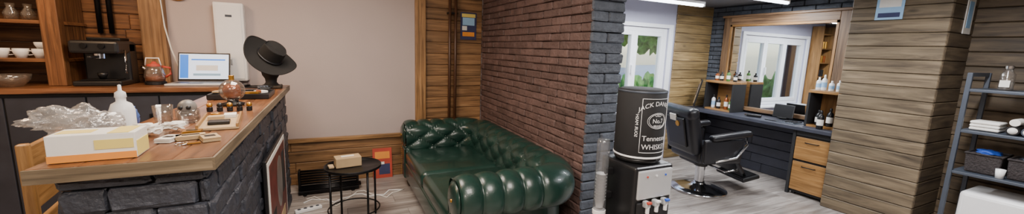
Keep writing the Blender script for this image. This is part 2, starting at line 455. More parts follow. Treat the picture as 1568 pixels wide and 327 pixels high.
b=B('coffee_machine',(-1.66,4.14,1.111))
b.box((0,0,.02),(.28,.32,.04),BLACK,bev=.01); b.box((0,.09,.18),(.28,.14,.32),BLACK,bev=.015); b.box((0,-.01,.30),(.28,.30,.10),BLACK,bev=.02)
b.cyl((0,-.08,.235),.035,.05,CHROME); b.box((0,-.17,.225),(.025,.12,.02),BLACK,bev=.006)
b.box((0,-.06,.046),(.2,.16,.008),BMETAL,bev=.002); b.cyl((.05,-.165,.31),.02,.015,BMETAL,rot=(math.pi/2,0,0)); b.cyl((-.05,-.165,.31),.02,.015,BMETAL,rot=(math.pi/2,0,0))
cup(b,0,-.07,.05,.03,.05,BLACK,False); b.box((0,.08,.36),(.2,.16,.03),BMETAL,bev=.008)
b.tube([(.15,-.08,.28),(.165,-.12,.2),(.16,-.12,.1)],.006,CHROME)
b.done()
b=B('kettle',(-1.36,4.12,1.111))
b.cyl((0,0,.012),.07,.024,BLACK)
b.lathe([(0,.024),(.062,.024),(.07,.07),(.06,.12),(.045,.155),(.042,.155),(.056,.12),(.066,.07),(0,.03)],(0,0,0),JAR)
b.lathe([(0,.027),(.06,.027),(.066,.06),(.062,.09),(0,.09)],(0,0,0),COPPER)
b.lathe([(.045,.15),(.047,.165),(.02,.175),(.012,.19),(0,.192)],(0,0,0),RED)
b.tube([(.05,0,.15),(.1,0,.14),(.105,0,.09),(.068,0,.06)],.009,RED); b.tube([(-.05,0,.12),(-.08,0,.15)],.01,CHROME)
b.tube([(-.05,-.02,.16),(-.04,-.02,.22),(.04,-.02,.22),(.05,-.02,.16)],.005,WHITE)
b.done()
b=B('laptop',(-1.06,4.07,1.112),(0,0,math.radians(-4)))
b.box((0,0,.008),(.38,.25,.016),SILVER,bev=.004); b.box((0,.02,.0165),(.33,.12,.002),BLACK)
b.box((0,-.075,.0166),(.1,.06,.001),GMETAL)
M0=Matrix.Translation((0,.125,.016))@Euler((-math.radians(14),0,0)).to_matrix().to_4x4()
def sb(c,s,m,bev=0):
    bm=bmesh.new(); bmesh.ops.create_cube(bm,size=1)
    for v in bm.verts: v.co=Vector((v.co.x*s[0],v.co.y*s[1],v.co.z*s[2]))
    b.add(bm,m,M0@Matrix.Translation(c))
sb((0,0,.13),(.38,.008,.255),BLACK); sb((0,-.005,.133),(.36,.002,.225),SCREEN); sb((-.145,-.0065,.133),(.06,.001,.21),SCRBLUE)
sb((.03,-.0065,.195),(.25,.001,.012),SCRBLUE); sb((0.02,-.0065,.12),(.16,.001,.05),WHITE); sb((0.02,-.0065,.06),(.2,.001,.02),LBLUE)
b.done()
b=B('mouse_pad'); b.box((-.68,3.84,1.1135),(.22,.2,.004),BLACKM,bev=.0015); b.sph((-.68,3.84,1.128),(.03,.05,.012),BLACK); b.done()

b=B('wall_mounted_heater'); b.box((-.86,4.345,1.48),(.23,.09,.72),WHITE,bev=.012)
b.box((-.86,4.297,1.48),(.19,.006,.68),WHITE,bev=.002); b.box((-.86,4.293,1.72),(.05,.004,.02),GMETAL); b.box((-.86,4.293,1.3),(.015,.012,.05),SILVER,bev=.002); b.done()
b=B('wall_clock'); b.lathe([(0,0),(.09,0),(.1,.01),(.095,.025),(.08,.02),(0,.018)],(-1.24,4.395,1.93),GOLD,rot=(math.pi/2,0,0)); b.box((-1.24,4.372,1.95),(.006,.003,.06),BLACK); b.box((-1.22,4.372,1.93),(.05,.003,.006),BLACK); b.done()
b=B('hanging_cable'); b.tube([(-1.34,4.33,2.4),(-1.345,4.33,1.9),(-1.33,4.33,1.6),(-1.3,4.33,1.4),(-1.25,4.34,1.2),(-1.23,4.35,1.12)],.006,PAPER); b.done()
b=B('water_pipe')
for x in (-1.76,-1.69): b.tube([(x,4.37,1.52),(x,4.37,2.45)],.018,BMETAL)
b.done()
b=B('heating_pipes')
for x in (1.245,1.315): b.tube([(x,4.34,.05),(x,4.34,2.45)],.018,PIPEB)
for z in (.6,1.9): b.box((1.28,4.36,z),(.12,.06,.02),BMETAL)
b.done()

# hat on bust
b=B('hat_stand_bust',(-.485,3.74,1.111))
b.lathe([(0,0),(.075,0),(.08,.02),(.06,.03),(.045,.05),(.05,.08),(.07,.11),(.078,.15),(.075,.19),(.055,.215),(0,.225)],(0,0,0),BLACKM,sc=(.9,1,1))
b.sph((0,-.08,.14),(.013,.02,.02),BLACKM); b.box((0,0,.012),(.15,.15,.024),W_DARK,bev=.006)
b.done()
b=B('cowboy_hat',(-.480,3.70,1.375),(math.radians(34),math.radians(38),0))
def brim(i,j):
    a=i*2*math.pi; rr=.075+.115*j
    x=math.cos(a)*rr*1.05; y=math.sin(a)*rr*.95
    return Vector((x,y,.05*j*j*abs(math.cos(a))**3 -.02*j*abs(math.sin(a))))
b.grid(lambda i,j: brim(i,j),64,12,FELT,wrapu=True)
b.grid(lambda i,j: brim(i,j)+Vector((0,0,-.004)),64,12,FELT,wrapu=True)
b.tube([brim(i/64,1)+Vector((0,0,-.002)) for i in range(64)],.005,FELT,closed=True)
def crown(i,j):
    a=i*2*math.pi; t=j
    rr=.086-.014*t if t<.75 else .0755*(1-t)/.25
    z=.12*min(t/.75,1)+ (.0 if t<.75 else .012*(1-((1-t)/.25)))
    x=math.cos(a)*rr*1.1; y=math.sin(a)*rr*.92
    z-= .03*math.exp(-(y/.03)**2)*(1 if t>.7 else 0)
    return Vector((x,y,z))
b.grid(crown,48,24,FELT,wrapu=True)
b.tube([(math.cos(k*math.pi/20)*.095,math.sin(k*math.pi/20)*.080,.012) for k in range(40)],.007,BLEATH,closed=True)
b.done()

# items on the counter
CT=1.1115
b=B('glove_box',(-.695,1.64,CT),(0,0,math.radians(4)))
b.box((0,0,.042),(.20,.115,.084),PAPER,bev=.002); b.box((0,-.0585,.012),(.20,.002,.022),ORG); b.box((.05,-.0585,.05),(.09,.002,.03),YEL)
b.box((-.05,0,.0845),(.08,.05,.002),YEL); b.box((.06,0,.0846),(.05,.11,.002),YEL); b.box((.101,0,.03),(.002,.1,.05),YEL); b.done()
b=B('plastic_bag')
def crump(c,r,mat,amp=.5,sub=5,seed=0):
    bm=bmesh.new(); bmesh.ops.create_icosphere(bm,subdivisions=sub,radius=1)
    off=Vector((seed*7.3,seed*3.1,1))
    for v in bm.verts:
        k=1+amp*(noise.noise(v.co*1.6+off)+.5*(1-2*abs(noise.noise(v.co*3.2+off)))*.7-.15+.25*(1-2*abs(noise.noise(v.co*6.5+off))))
        v.co=Vector((v.co.x*r[0]*k,v.co.y*r[1]*k,max(v.co.z*r[2]*k,-r[2]*.75)))
    b.add(bm,mat,Matrix.Translation(c),True)
crump((-.81,1.83,CT+.058),(.075,.065,.07),BAGM,.55,5,1)
crump((-.86,1.79,CT+.10),(.07,.05,.035),BAGM,.7,5,2)
b.done()
b=B('squeeze_bottle',(-.765,1.98,CT)); b.lathe([(0,0),(.036,0),(.038,.01),(.038,.10),(.03,.125),(.015,.135),(.015,.15),(.018,.152),(.016,.17),(.006,.178),(.005,.2),(0,.202)],(0,0,0),WHITE); b.done()
b=B('blue_cloth'); crump((-.795,2.07,CT+.045),(.03,.04,.055),P('blue_film',S(90,120,190),.4,var=.2),.7,4,4); b.done()
b=B('glass_tumbler'); b.lathe([(0,0),(.03,0),(.036,.09),(.033,.09),(.028,.006),(0,.006)],(-.70,2.16,CT),JAR); b.done()
b=B('crumpled_paper'); b.sph((-.68,1.93,CT+.029),(.04,.035,.022),PAPER,disp=.9,dscale=2.5,sub=3,smooth=False); b.sph((-.62,2.0,CT+.025),(.035,.03,.017),PAPER,disp=.9,dscale=2.5,sub=3,smooth=False); b.done()
b=B('skull_jar',(-.63,2.22,CT))
b.lathe([(0,0),(.04,0),(.045,.02),(.045,.06),(.042,.06),(.038,.01),(0,.01)],(0,0,0),JAR); b.sph((0,0,.07),(.036,.042,.036),SKULL); b.box((0,-.03,.045),(.036,.026,.026),SKULL,bev=.008)
for x in (-.014,.014): b.sph((x,-.036,.073),(.010,.01,.010),BLACK)
b.done()
b=B('money_tray',(-.49,2.15,CT),(0,0,math.radians(8)))
b.box((0,0,.006),(.15,.34,.012),TAN,bev=.003)
for x in (-.07,.07): b.box((x,0,.017),(.010,.34,.02),W_ORANGE,bev=.003)
b.box((0,-.08,.02),(.08,.06,.015),BLACK,bev=.003); b.box((-.02,.03,.022),(.06,.05,.02),TAN,bev=.003); b.box((.03,.1,.02),(.05,.07,.016),PAPER,bev=.002); b.cyl((-.03,.12,.022),.02,.02,GOLD)
b.done()
for k,(x,y,m,sx,sy,rz) in enumerate(((-.52,1.84,TAN,.09,.055,.3),(-.58,1.82,PAPER,.05,.08,-.2),(-.45,1.80,TAN,.055,.09,.4),(-.54,1.93,GOLD,.06,.05,.1))):
    b=B('business_card_stack',(x,y,CT),(0,0,rz))
    for q in range(4): b.box((R.uniform(-.002,.002),R.uniform(-.002,.002),.002+.004*q),(sx,sy,.003),m)
    b.box((0,0,.0165),(sx*.6,sy*.3,.001),BLACK); b.done()
b=B('key_ring'); b.tube([(-.52+.02*math.cos(k*.314),1.74+.02*math.sin(k*.314),CT+.003) for k in range(20)],.002,CHROME,closed=True); b.box((-.49,1.74,CT+.003),(.05,.015,.004),GOLD,rot=(0,0,.3)); b.done()
b=B('glass_globe_decanter',(-.56,2.75,CT))
b.lathe([(0,0),(.055,0),(.06,.012),(.03,.02),(.028,.03)],(0,0,0),BLACK)
b.sph((0,0,.09),.066,JAR); b.sph((0,0,.083),.048,COPPER,disp=.3); b.cyl((0,0,.165),.014,.03,GOLD); b.done()
b=B('figurine_row')
for i in range(5):
    x=-.62+i*.045; b.cyl((x,2.52,CT+.012),.014,.024,BLACK); b.sph((x,2.52,CT+.034),.014,BLACK if i%2 else GOLD)
b.done()
b=B('catch_all_tray',(-.58,3.15,CT))
b.box((0,0,.006),(.34,.3,.012),BLACK,bev=.004)
for x in (-.165,.165): b.box((x,0,.02),(.012,.3,.03),BLACK,bev=.003)
for y in (-.145,.145): b.box((0,y,.02),(.33,.012,.03),BLACK,bev=.003)
for i in range(16): b.box((R.uniform(-.13,.13),R.uniform(-.11,.11),.02+.003*i*.6),(R.uniform(.03,.08),R.uniform(.03,.07),R.uniform(.008,.02)),R.choice([TAN,PAPER,GOLD,COPPER,SKULL,BLACK]),bev=.002,rot=(0,0,R.uniform(0,3)))
b.done()
b=B('card_reader',(-.50,3.46,CT),(0,0,.2)); b.box((0,0,.02),(.08,.16,.04),BLACK,bev=.008); b.box((0,.035,.041),(.06,.05,.003),GMETAL)
for i in range(3):
    for j in range(3): b.box((-.02+.02*i,-.055+.02*j,.042),(.014,.012,.004),GMETAL,bev=.001)
b.done()

b=B('wooden_chair',(-1.42,2.40,0),(0,0,math.radians(-80)))
for x,y in ((-.19,-.19),(.19,-.19)): b.box((x,y,.22),(.04,.04,.44),W_ORANGE,bev=.006,axis=2)
for x in (-.19,.19): b.box((x,.2,.52),(.04,.035,1.04),W_ORANGE,bev=.006,axis=2)
b.box((0,0,.455),(.44,.44,.035),W_ORANGE,bev=.012)
for z in (.64,.80,.97): b.box((0,.2,z),(.36,.02,.11),W_ORANGE,bev=.006,axis=0)
b.box((0,-.19,.2),(.36,.02,.03),W_ORANGE,bev=.004)
for x in (-.19,.19): b.box((x,0,.2),(.02,.38,.03),W_ORANGE,bev=.004)
b.done()

# ------------------------------------------------------------------ chesterfield sofa
b=B('chesterfield_sofa')
IX0,IX1,IY0,IY1=.66,1.37,2.27,3.92; CR=.10
path=[]
def seg(p,q,n):
    for i in range(n): path.append((Vector(p).lerp(Vector(q),i/n)))
seg((IX0,IY0),(IX1-CR,IY0),110)
for i in range(24):
    a=-math.pi/2+i/24*math.pi/2; path.append(Vector((IX1-CR+CR*math.cos(a),IY0+CR+CR*math.sin(a))))
seg((IX1,IY0+CR),(IX1,IY1-CR),230)
for i in range(24):
    a=i/24*math.pi/2; path.append(Vector((IX1-CR+CR*math.cos(a),IY1-CR+CR*math.sin(a))))
seg((IX1-CR,IY1),(IX0,IY1),110); path.append(Vector((IX0,IY1)))
sl=[0]
for a,c in zip(path,path[1:]): sl.append(sl[-1]+(c-a).length)
TOT=sl[-1]
prof=[(0,.36),(0,.42),(0,.48),(0,.53)]
cx,cz,cr=.125,.56,.125
for k in range(0,25):
    a=math.radians(180-k*(235/24)); prof.append((cx+cr*math.cos(a),cz+cr*math.sin(a)))
prof+=[(.17,.44),(.165,.40),(.165,.30),(.165,.2),(.165,.10)]
pl=[Vector(q) for q in prof]; d=[0]
for a,c in zip(pl,pl[1:]): d.append(d[-1]+(c-a).length)
NP=72; pr=[]
for i in range(NP):
    t=d[-1]*i/(NP-1)
    for k in range(len(d)-1):
        if d[k+1]>=t-1e-9: pr.append((pl[k].lerp(pl[k+1],(t-d[k])/(d[k+1]-d[k]+1e-9)),t)); break
rollend=d[28]
NC=21; cell=TOT/NC; vcell=.088
rows=[]
bm=bmesh.new()
for i,pt in enumerate(path):
    a=path[max(i-1,0)]; c=path[min(i+1,len(path)-1)]; dd=(c-a).normalized(); N=Vector((dd.y,-dd.x))
    u_=sl[i]/cell; row=[]
    for j,(q,t) in enumerate(pr):
        qa=pr[max(j-1,0)][0]; qb=pr[min(j+1,NP-1)][0]; e=(qb-qa).normalized(); n2=(-e.y,e.x)
        v_=t/vcell
        pp=(u_+v_)/2; qq=(u_-v_)/2
        dia=(abs(math.sin(math.pi*pp))*abs(math.sin(math.pi*qq)))**.45
        ver=abs(math.sin(math.pi*u_))**.4
        k=min(max((t-.30)/.06,0),1)
        h=.034*(dia*(1-k)+ver*k)
        fade=min(max((rollend+.02-t)/.06,0),1)
        h*=fade
        o=q.x+n2[0]*h; z=q.y+n2[1]*h
        P3=pt+N*o
        row.append(bm.verts.new((P3.x,P3.y,z)))
    rows.append(row)
for i in range(len(rows)-1):
    for j in range(NP-1):
        bm.faces.new((rows[i][j],rows[i][j+1],rows[i+1][j+1],rows[i+1][j]))
bmesh.ops.recalc_face_normals(bm,faces=bm.faces)
b.add(bm,LEATHER,None,True,tone=1)
for iu in range(0,NC+1):
    for iv in range(0,4):
        if (iu+iv)%2: continue
        s_=iu*cell; t=iv*vcell
        if t<.02: continue
        i=min(range(len(sl)),key=lambda k:abs(sl[k]-s_)); j=min(range(NP),key=lambda k:abs(pr[k][1]-t))
        pt=path[i]; a=path[max(i-1,0)]; c=path[min(i+1,len(path)-1)]; dd=(c-a).normalized(); N=Vector((dd.y,-dd.x)); P3=pt+N*pr[j][0].x
        b.sph((P3.x,P3.y,pr[j][0].y),.012,LEATHER,sub=2)
for yy,sg in ((IY0,-1),(IY1,1)):
    pts=[(yy+sg*q.x,q.y) for q,t in pr]+[(yy,.10)]
    bm=bmesh.new(); vs=[bm.verts.new((IX0-.004,y_,z_)) for y_,z_ in pts]; bm.faces.new(vs); b.add(bm,LEATHER,None,False)
    b.lathe([(0,.022),(.09,.02),(.112,.008),(.115,0)],(IX0-.004,yy+sg*cx,cz),LEATHER,rot=(0,-math.pi/2,0))
    b.lathe([(0,.03),(.01,.028),(.012,.02)],(IX0-.004,yy+sg*cx,cz),GOLD,rot=(0,-math.pi/2,0))
    b.box((IX0-.008,yy+sg*.083,.27),(.02,.14,.32),LEATHER,bev=.008)
    for k in range(14): b.sph((IX0-.02,yy+sg*.155,.12+k*.022),.005,GOLD,sub=1)
b.bb(IX0,1.53,2.12,4.07,.09,.27,LEATHER,bev=.02,smooth=False)
b.bb(IX0-.01,IX0+.03,IY0-.02,IY1+.02,.12,.29,LEATHER,bev=.018,seg=4,smooth=True)
cw=(IY1-IY0)/2
for i in range(2):
    b.bb(IX0-.01,IX1+.02,IY0+i*cw+.004,IY0+(i+1)*cw-.004,.27,.43,LEATHER,bev=.055,seg=5,smooth=True)
for x in (.72,1.45):
    for y in (2.2,3.98): b.lathe([(0,0),(.025,0),(.04,.03),(.045,.06),(.03,.09),(0,.09)],(x,y,0),W_DARK)
b.done()

# side table
b=B('side_table',(.12,3.3,0))
b.lathe([(0,.475),(.21,.475),(.222,.48),(.225,.50),(.222,.502),(.218,.487),(0,.485)],(0,0,0),BMETAL,seg=40)
for k in range(4):
    a=k*math.pi/2+.5; x=math.cos(a)*.2; y=math.sin(a)*.2
    b.tube([(x*1.02,y*1.02,.478),(x*1.02,y*1.02,0)],.009,BMETAL)
b.tube([(math.cos(t*.2094)*.205,math.sin(t*.2094)*.205,.12) for t in range(30)],.006,BMETAL,closed=True)
b.done()
b=B('wooden_tissue_box',(.08,3.34,.488),(0,0,.15)); b.box((0,0,.04),(.20,.12,.08),TAN,bev=.004); b.box((0,0,.0815),(.1,.03,.003),PAPER); b.box((-.13,0,.008),(.04,.08,.015),TAN,bev=.003); b.done()
b=B('magazine',(.47,4.335,.0),(math.radians(-10),0,0)); b.box((0,0,.17),(.21,.008,.34),RED,bev=.001); b.box((0,-.005,.26),(.16,.002,.08),ORG); b.box((.02,-.005,.1),(.12,.002,.12),DBLUE); b.box((-.03,-.0055,.17),(.1,.002,.03),PAPER); b.done()
b=B('electric_floor_heater',(-.08,4.12,0))
b.box((0,0,.03),(.56,.14,.03),BMETAL,bev=.006)
for i in range(7): b.tube([(-.27,.04,.06+i*.026),(.27,.04,.06+i*.026)],.011,BMETAL)
for x in (-.27,.27): b.box((x,.03,.125),(.02,.1,.22),BMETAL,bev=.005)
for x in (-.22,.22): b.box((x,0,.0085),(.03,.18,.017),BMETAL,bev=.004)
for i in range(5): b.tube([(-.26,-.05+.02*i,.05),(.3,-.05+.02*i,.05)],.008,BMETAL)
b.done()
b=B('power_cable')
pts=[(-.30+.065*i, 3.85+.06*math.sin(i*1.1)+.03*math.sin(i*2.7), .006) for i in range(15)]
b.tube(pts,.006,WHITE); b.tube([(p_[0]+.02,p_[1]+.09*math.cos(k*.8),.006) for k,p_ in enumerate(pts)],.005,PAPER)
b.done()
b=B('power_strip',(-.25,3.66,0),(0,0,.3)); b.box((0,0,.015),(.22,.05,.03),WHITE,bev=.006)
for i in range(4): b.cyl((-.075+.05*i,0,.031),.015,.003,GMETAL)
b.done()
b=B('wall_poster') 
b.box((1.49,4.392,1.765),(.20,.006,.32),DBLUE); b.box((1.49,4.387,1.82),(.15,.002,.09),LBLUE); b.box((1.49,4.387,1.67),(.15,.002,.05),ORG); b.box((1.49,4.387,1.89),(.17,.002,.04),YEL); b.box((1.44,4.386,1.74),(.06,.002,.05),PAPER); b.done()

# ------------------------------------------------------------------ water cooler
b=B('water_cooler',(1.66,1.66,0))
b.box((0,0,.44),(.30,.30,.86),BLACK,bev=.018,seg=3)
for x in (-.11,.11):
    for y in (-.11,.11): b.cyl((x,y,.008),.02,.016,BLACKM)
b.box((.0,-.155,.765),(.26,.02,.17),SILVER,bev=.008); b.box((0,-.155,.56),(.25,.015,.2),BLACKM,bev=.006)
for x,m in ((-.07,RED),(0,WHITE),(.07,BLUE)):
    b.box((x,-.175,.655),(.034,.04,.04),SILVER,bev=.008); b.cyl((x,-.185,.625),.011,.04,WHITE); b.box((x,-.195,.67),(.03,.02,.014),m,bev=.004)
    b.cyl((x,-.168,.815),.006,.004,m,rot=(math.pi/2,0,0))
b.box((0,-.175,.46),(.22,.06,.02),GMETAL,bev=.005); b.box((0,-.152,.22),(.25,.006,.36),BLACKM,bev=.003)
b.lathe([(0,.86),(.12,.868),(.135,.885),(.135,.9),(0,.9)],(0,0,0),BLACK,seg=40)
b.lathe([(.07,.9),(.135,.905),(.141,.915),(.141,1.285),(.136,1.297),(.12,1.303),(0,1.303)],(0,0,0),BLACKM,seg=48)
for z in (.912,1.290): b.lathe([(.141,z-.006),(.1435,z-.004),(.1435,z+.004),(.141,z+.006)],(0,0,0),WHITE if z<1 else GMETAL,seg=48)
a0=math.radians(-92)
def wrap(off,zc,dx=0):
    def fn(x,y):
        a=a0+(x+dx)/.1425; return Vector((.1432*math.cos(a),.1432*math.sin(a),zc+y))
    return fn
b.text("JACK DANIEL'S",.036,WHITE,lambda x,y:wrap(0,1.205)(x,y-2.7*x*x+.012))
b.text("OLD",.022,WHITE,wrap(0,1.155)); b.text("No.7",.036,WHITE,wrap(0,1.118)); b.text("BRAND",.017,WHITE,wrap(0,1.095))
b.text("Tennessee",.042,WHITE,wrap(0,1.015)); b.text("WHISKEY",.042,WHITE,wrap(0,.965))
for rr in (.052,.060):
    b.tube([wrap(0,1.130)(rr*1.1*math.cos(k*.157),rr*.75*math.sin(k*.157)) for k in range(40)],.0012,WHITE,6,closed=True)
for z in (1.255,.945): b.tube([wrap(0,z)(-.1+.2*k/20,0) for k in range(21)],.0016,WHITE,6)
for x in (-.1,.1): b.tube([wrap(0,.945)(x,.31*k/8) for k in range(9)],.0016,WHITE,6)
def side(x,y):
    a=a0-.92+y/.1425; return Vector((.1432*math.cos(a),.1432*math.sin(a),1.10+x))
b.text("SOUR MASH",.024,WHITE,side)
b.done()
b=B('cup_dispenser',(1.43,1.70,0))
b.lathe([(.036,.56),(.038,.58),(.038,.98),(.034,1.0),(.0,1.0)],(0,0,0),CLEAR('cup_tube_plastic',(.82,.84,.87,1),.1,.1,rest=((.35,.36,.38,1),.15),edge=.5))
for i in range(9): b.lathe([(.022,0),(.032,.05),(.034,.05)],(0,0,.58+i*.02),WHITE)
b.box((.053,0,.8),(.05,.03,.04),BLACK,bev=.004); b.box((.053,0,.65),(.05,.03,.04),BLACK,bev=.004)
b.cyl((0,0,.55),.04,.03,WHITE)
b.done()

# ------------------------------------------------------------------ barber vanity
b=B('vanity_counter')
b.bb(4.60,5.09,1.96,3.80,.735,.775,BLACKP,bev=.004,tone=1.2)
b.bb(4.66,5.09,1.97,2.30,.03,.735,BLACKM,bev=.003)
b.bb(4.642,4.66,1.975,2.295,.06,.385,W_ORANGE,bev=.004,axis=1,tone=1.05); b.bb(4.642,4.66,1.975,2.295,.41,.66,W_ORANGE,bev=.004,axis=1,tone=1.05)
b.bb(4.642,4.66,1.975,2.295,.68,.73,BLACKM)
for z in (.34,.61): b.tube([(4.642,2.07,z),(4.622,2.08,z),(4.622,2.19,z),(4.642,2.20,z)],.005,BMETAL)
b.bb(4.64,4.68,2.30,2.33,.0,.735,BLACKM); b.bb(4.70,5.09,3.74,3.78,0,.735,BLACKM)
for y in (1.99,2.27):
    b.cyl((4.7,y,.015),.02,.03,BLACK); b.cyl((5.04,y,.015),.02,.03,BLACK)
b.done()
b=B('wall_mirror')
y0,y1,z0,z1=2.14,3.60,.80,2.05; w=.10
b.bb(5.04,5.095,y0,y0+w,z0,z1,W_FRAME,bev=.006,axis=2); b.bb(5.04,5.095,y1-w,y1,z0,z1,W_FRAME,bev=.006,axis=2)
b.bb(5.04,5.095,y0+w,y1-w,z1-w,z1,W_FRAME,bev=.006,axis=1); b.bb(5.04,5.095,y0+w,y1-w,z0,z0+.05,W_FRAME,bev=.006,axis=1)
b.bb(5.03,5.09,y0-.03,y1+.03,z1,z1+.03,W_FRAME,bev=.006,axis=1)
b.bb(5.035,5.05,y0+w,y0+w+.025,z0,z1-w,W_ORANGE,axis=2);b.bb(5.035,5.05,y1-w-.025,y1-w,z0,z1-w,W_ORANGE,axis=2);b.bb(5.035,5.05,y0+w,y1-w,z1-w-.025,z1-w,W_ORANGE,axis=1)
b.bb(5.075,5.08,y0+w,y1-w,z0+.05,z1-w,MIRR)
b.done()
def vshelf(name,y0,y1,z1,mid):
    b=B(name); x0,x1=4.76,5.02; z0=.776
    b.bb(x0,x1,y0,y1,z1-.03,z1,W_ORANGE,bev=.003,axis=1)
    b.bb(x0,x1,y0,y0+.025,z0,z1-.03,BLACKM,bev=.003); b.bb(x0,x1,y1-.025,y1,z0,z1-.03,BLACKM,bev=.003)
    b.bb(x0,x1,y0+.025,y1-.025,z0,z0+.02,W_ORANGE)
    b.bb(x1-.012,x1,y0+.025,y1-.025,z0+.02,z1-.03,W_ORANGE)
    return b.done()
vshelf('vanity_shelf_box',2.0,2.30,1.18,None)
vshelf('vanity_shelf_box',3.16,3.58,1.18,None)
def bottle(name,x,y,z,r,h,m,cap=BLACK):
    b=B(name,(x,y,z)); b.lathe([(0,0),(r*.95,0),(r,h*.03),(r,h*.66),(r*.8,h*.74),(r*.35,h*.8),(r*.35,h*.84)],(0,0,0),m)
    b.lathe([(r*.42,h*.82),(r*.42,h*.95),(r*.3,h),(0,h)],(0,0,0),cap); b.lathe([(r*1.01,h*.2),(r*1.015,h*.22),(r*1.015,h*.5),(r*1.01,h*.52)],(0,0,0),PAPER if m is not WHITE else LBLUE); return b.done()
for y,h in ((2.07,.12),(2.14,.11),(2.21,.17),(2.26,.14)): bottle('lotion_bottle',4.86,y,1.181,.024,h,WHITE,WHITE)
for x,y,h,m in ((4.84,2.10,.2,BLACK),(4.83,2.20,.17,BLACK)): bottle('shampoo_bottle',x,y,.797,.03,h,m)
bottle('shampoo_bottle',4.70,2.12,.776,.03,.2,BLACK,BLACK)
for x,y,h,m in ((4.84,3.23,.15,GREEN),(4.86,3.31,.2,COPPER),(4.83,3.40,.16,BLACK),(4.86,3.50,.18,WHITE)): bottle('cologne_bottle',x,y,.797,.026,h,m)
for x,y,h,m in ((4.86,3.22,.12,BLACK),(4.86,3.32,.15,GREEN),(4.88,3.43,.12,BLACK),(4.88,3.50,.12,COPPER)): bottle('hairspray_can',x,y,1.181,.024,h,m)
b=B('framed_certificate',(4.68,3.68,.80),(0,math.radians(12),math.radians(-50)))
b.box((0,0,.2),(.02,.25,.38),BLACK,bev=.004); b.box((-.012,0,.2),(.004,.19,.32),TAN); b.box((-.0145,0,.24),(.002,.14,.16),DBLUE); b.done()
b=B('tablet',(4.93,2.62,.796),(0,math.radians(12),math.radians(6))); b.box((0,0,.085),(.012,.22,.16),BLACK,bev=.004); b.box((-.007,0,.085),(.002,.20,.14),BMETAL); b.box((.03,0,.0),(.08,.1,.01),BLACK,bev=.003); b.done()
b=B('hair_clipper',(4.75,2.85,.776),(0,0,.4)); b.box((0,0,.018),(.045,.16,.036),BLACK,bev=.012,seg=3); b.box((0,.09,.018),(.04,.025,.02),CHROME,bev=.003); b.done()
b=B('comb',(4.72,2.6,.776)); b.box((0,0,.004),(.03,.18,.006),BLACK,bev=.002)
for i in range(16): b.box((-.02,-.08+i*.0105,.004),(.025,.004,.004),BLACK)
b.done()
b=B('tool_mat',(4.80,2.45,.776)); b.box((0,0,.003),(.24,.2,.006),GMETAL,bev=.002)
for i in range(4): b.box((0,-.07+.045*i,.011),(.16,.012,.01),CHROME if i%2 else BLACK,bev=.003)
b.done()
b=B('product_shelf')
for x in (2.03,2.37): b.bb(x-.015,x+.015,3.66,3.84,.0,2.1,W_ORANGE,bev=.003,axis=2)
for z in (.3,.65,.95,1.2,1.45,1.7,1.95): b.bb(2.045,2.355,3.66,3.84,z,z+.02,W_ORANGE,bev=.002,axis=0)
for z in (.97,1.22,1.47,1.72):
    for k in range(4): b.cyl((2.09+.075*k,3.74,z+.06),.025,.12,R.choice([BLACK,WHITE,COPPER,DBLUE,GOLD]))
b.done()

# ------------------------------------------------------------------ barber chair
b=B('barber_chair',(3.74,2.76,0),(0,0,math.radians(-14)))
b.lathe([(0,0),(.29,0),(.30,.012),(.29,.025),(.2,.04),(.09,.06),(.06,.08),(.055,.10),(.0,.10)],(0,0,0),CHROME,seg=48)
b.cyl((0,0,.2),.05,.22,CHROME); b.cyl((0,0,.31),.07,.06,BLACK); b.box((0,0,.36),(.36,.3,.06),BLACK,bev=.015)
b.tube([(.02,-.05,.32),(.06,-.3,.30),(.12,-.36,.34)],.011,CHROME); b.sph((.13,-.37,.345),.018,BLACK)
b.box((.03,0,.445),(.54,.50,.15),BLEATH,bev=.045,seg=4,smooth=True)
b.box((-.28,0,.70),(.13,.50,.50),BLEATH,bev=.055,seg=4,rot=(0,math.radians(-13),0),smooth=True)
b.box((-.205,0,.66),(.06,.40,.38),BLEATH,bev=.028,seg=4,rot=(0,math.radians(-13),0),smooth=True)
b.box((-.33,0,.90),(.13,.52,.14),BLEATH,bev=.055,seg=4,rot=(0,math.radians(-13),0),smooth=True)
b.box((-.355,0,.69),(.02,.30,.32),BLACK,bev=.009,rot=(0,math.radians(-13),0),smooth=False)
b.cyl((-.388,-.05,.78),.03,.012,GOLD,rot=(0,math.radians(77),0)); b.box((-.40,.02,.84),(.012,.10,.07),PAPER,rot=(0,math.radians(-13),.0))
for s_ in (-1,1):
    b.box((.0,s_*.30,.52),(.44,.05,.26),BLEATH,bev=.024,seg=3,smooth=True,taper=(1.1,1))
    b.box((.07,s_*.31,.69),(.48,.09,.065),BLEATH,bev=.03,seg=4,rot=(0,math.radians(-6),0),smooth=True)
    b.tube([(.23,s_*.34,.68),(.26,s_*.335,.6),(.14,s_*.335,.46),(-.1,s_*.33,.42)],.014,CHROME)
    b.box((-.18,s_*.29,.50),(.12,.03,.2),BLACK,bev=.012)
    b.tube([(.26,s_*.15,.38),(.40,s_*.15,.28),(.46,s_*.15,.19)],.014,BLACK)
b.box((.33,0,.32),(.06,.40,.24),BLEATH,bev=.024,seg=3,rot=(0,math.radians(-35),0),smooth=True)
b.box((.50,0,.17),(.22,.42,.045),BLACK,bev=.014,seg=3,rot=(0,math.radians(-12),0)); b.box((.50,0,.196),(.16,.36,.008),BMETAL,rot=(0,math.radians(-12),0))
b.done()

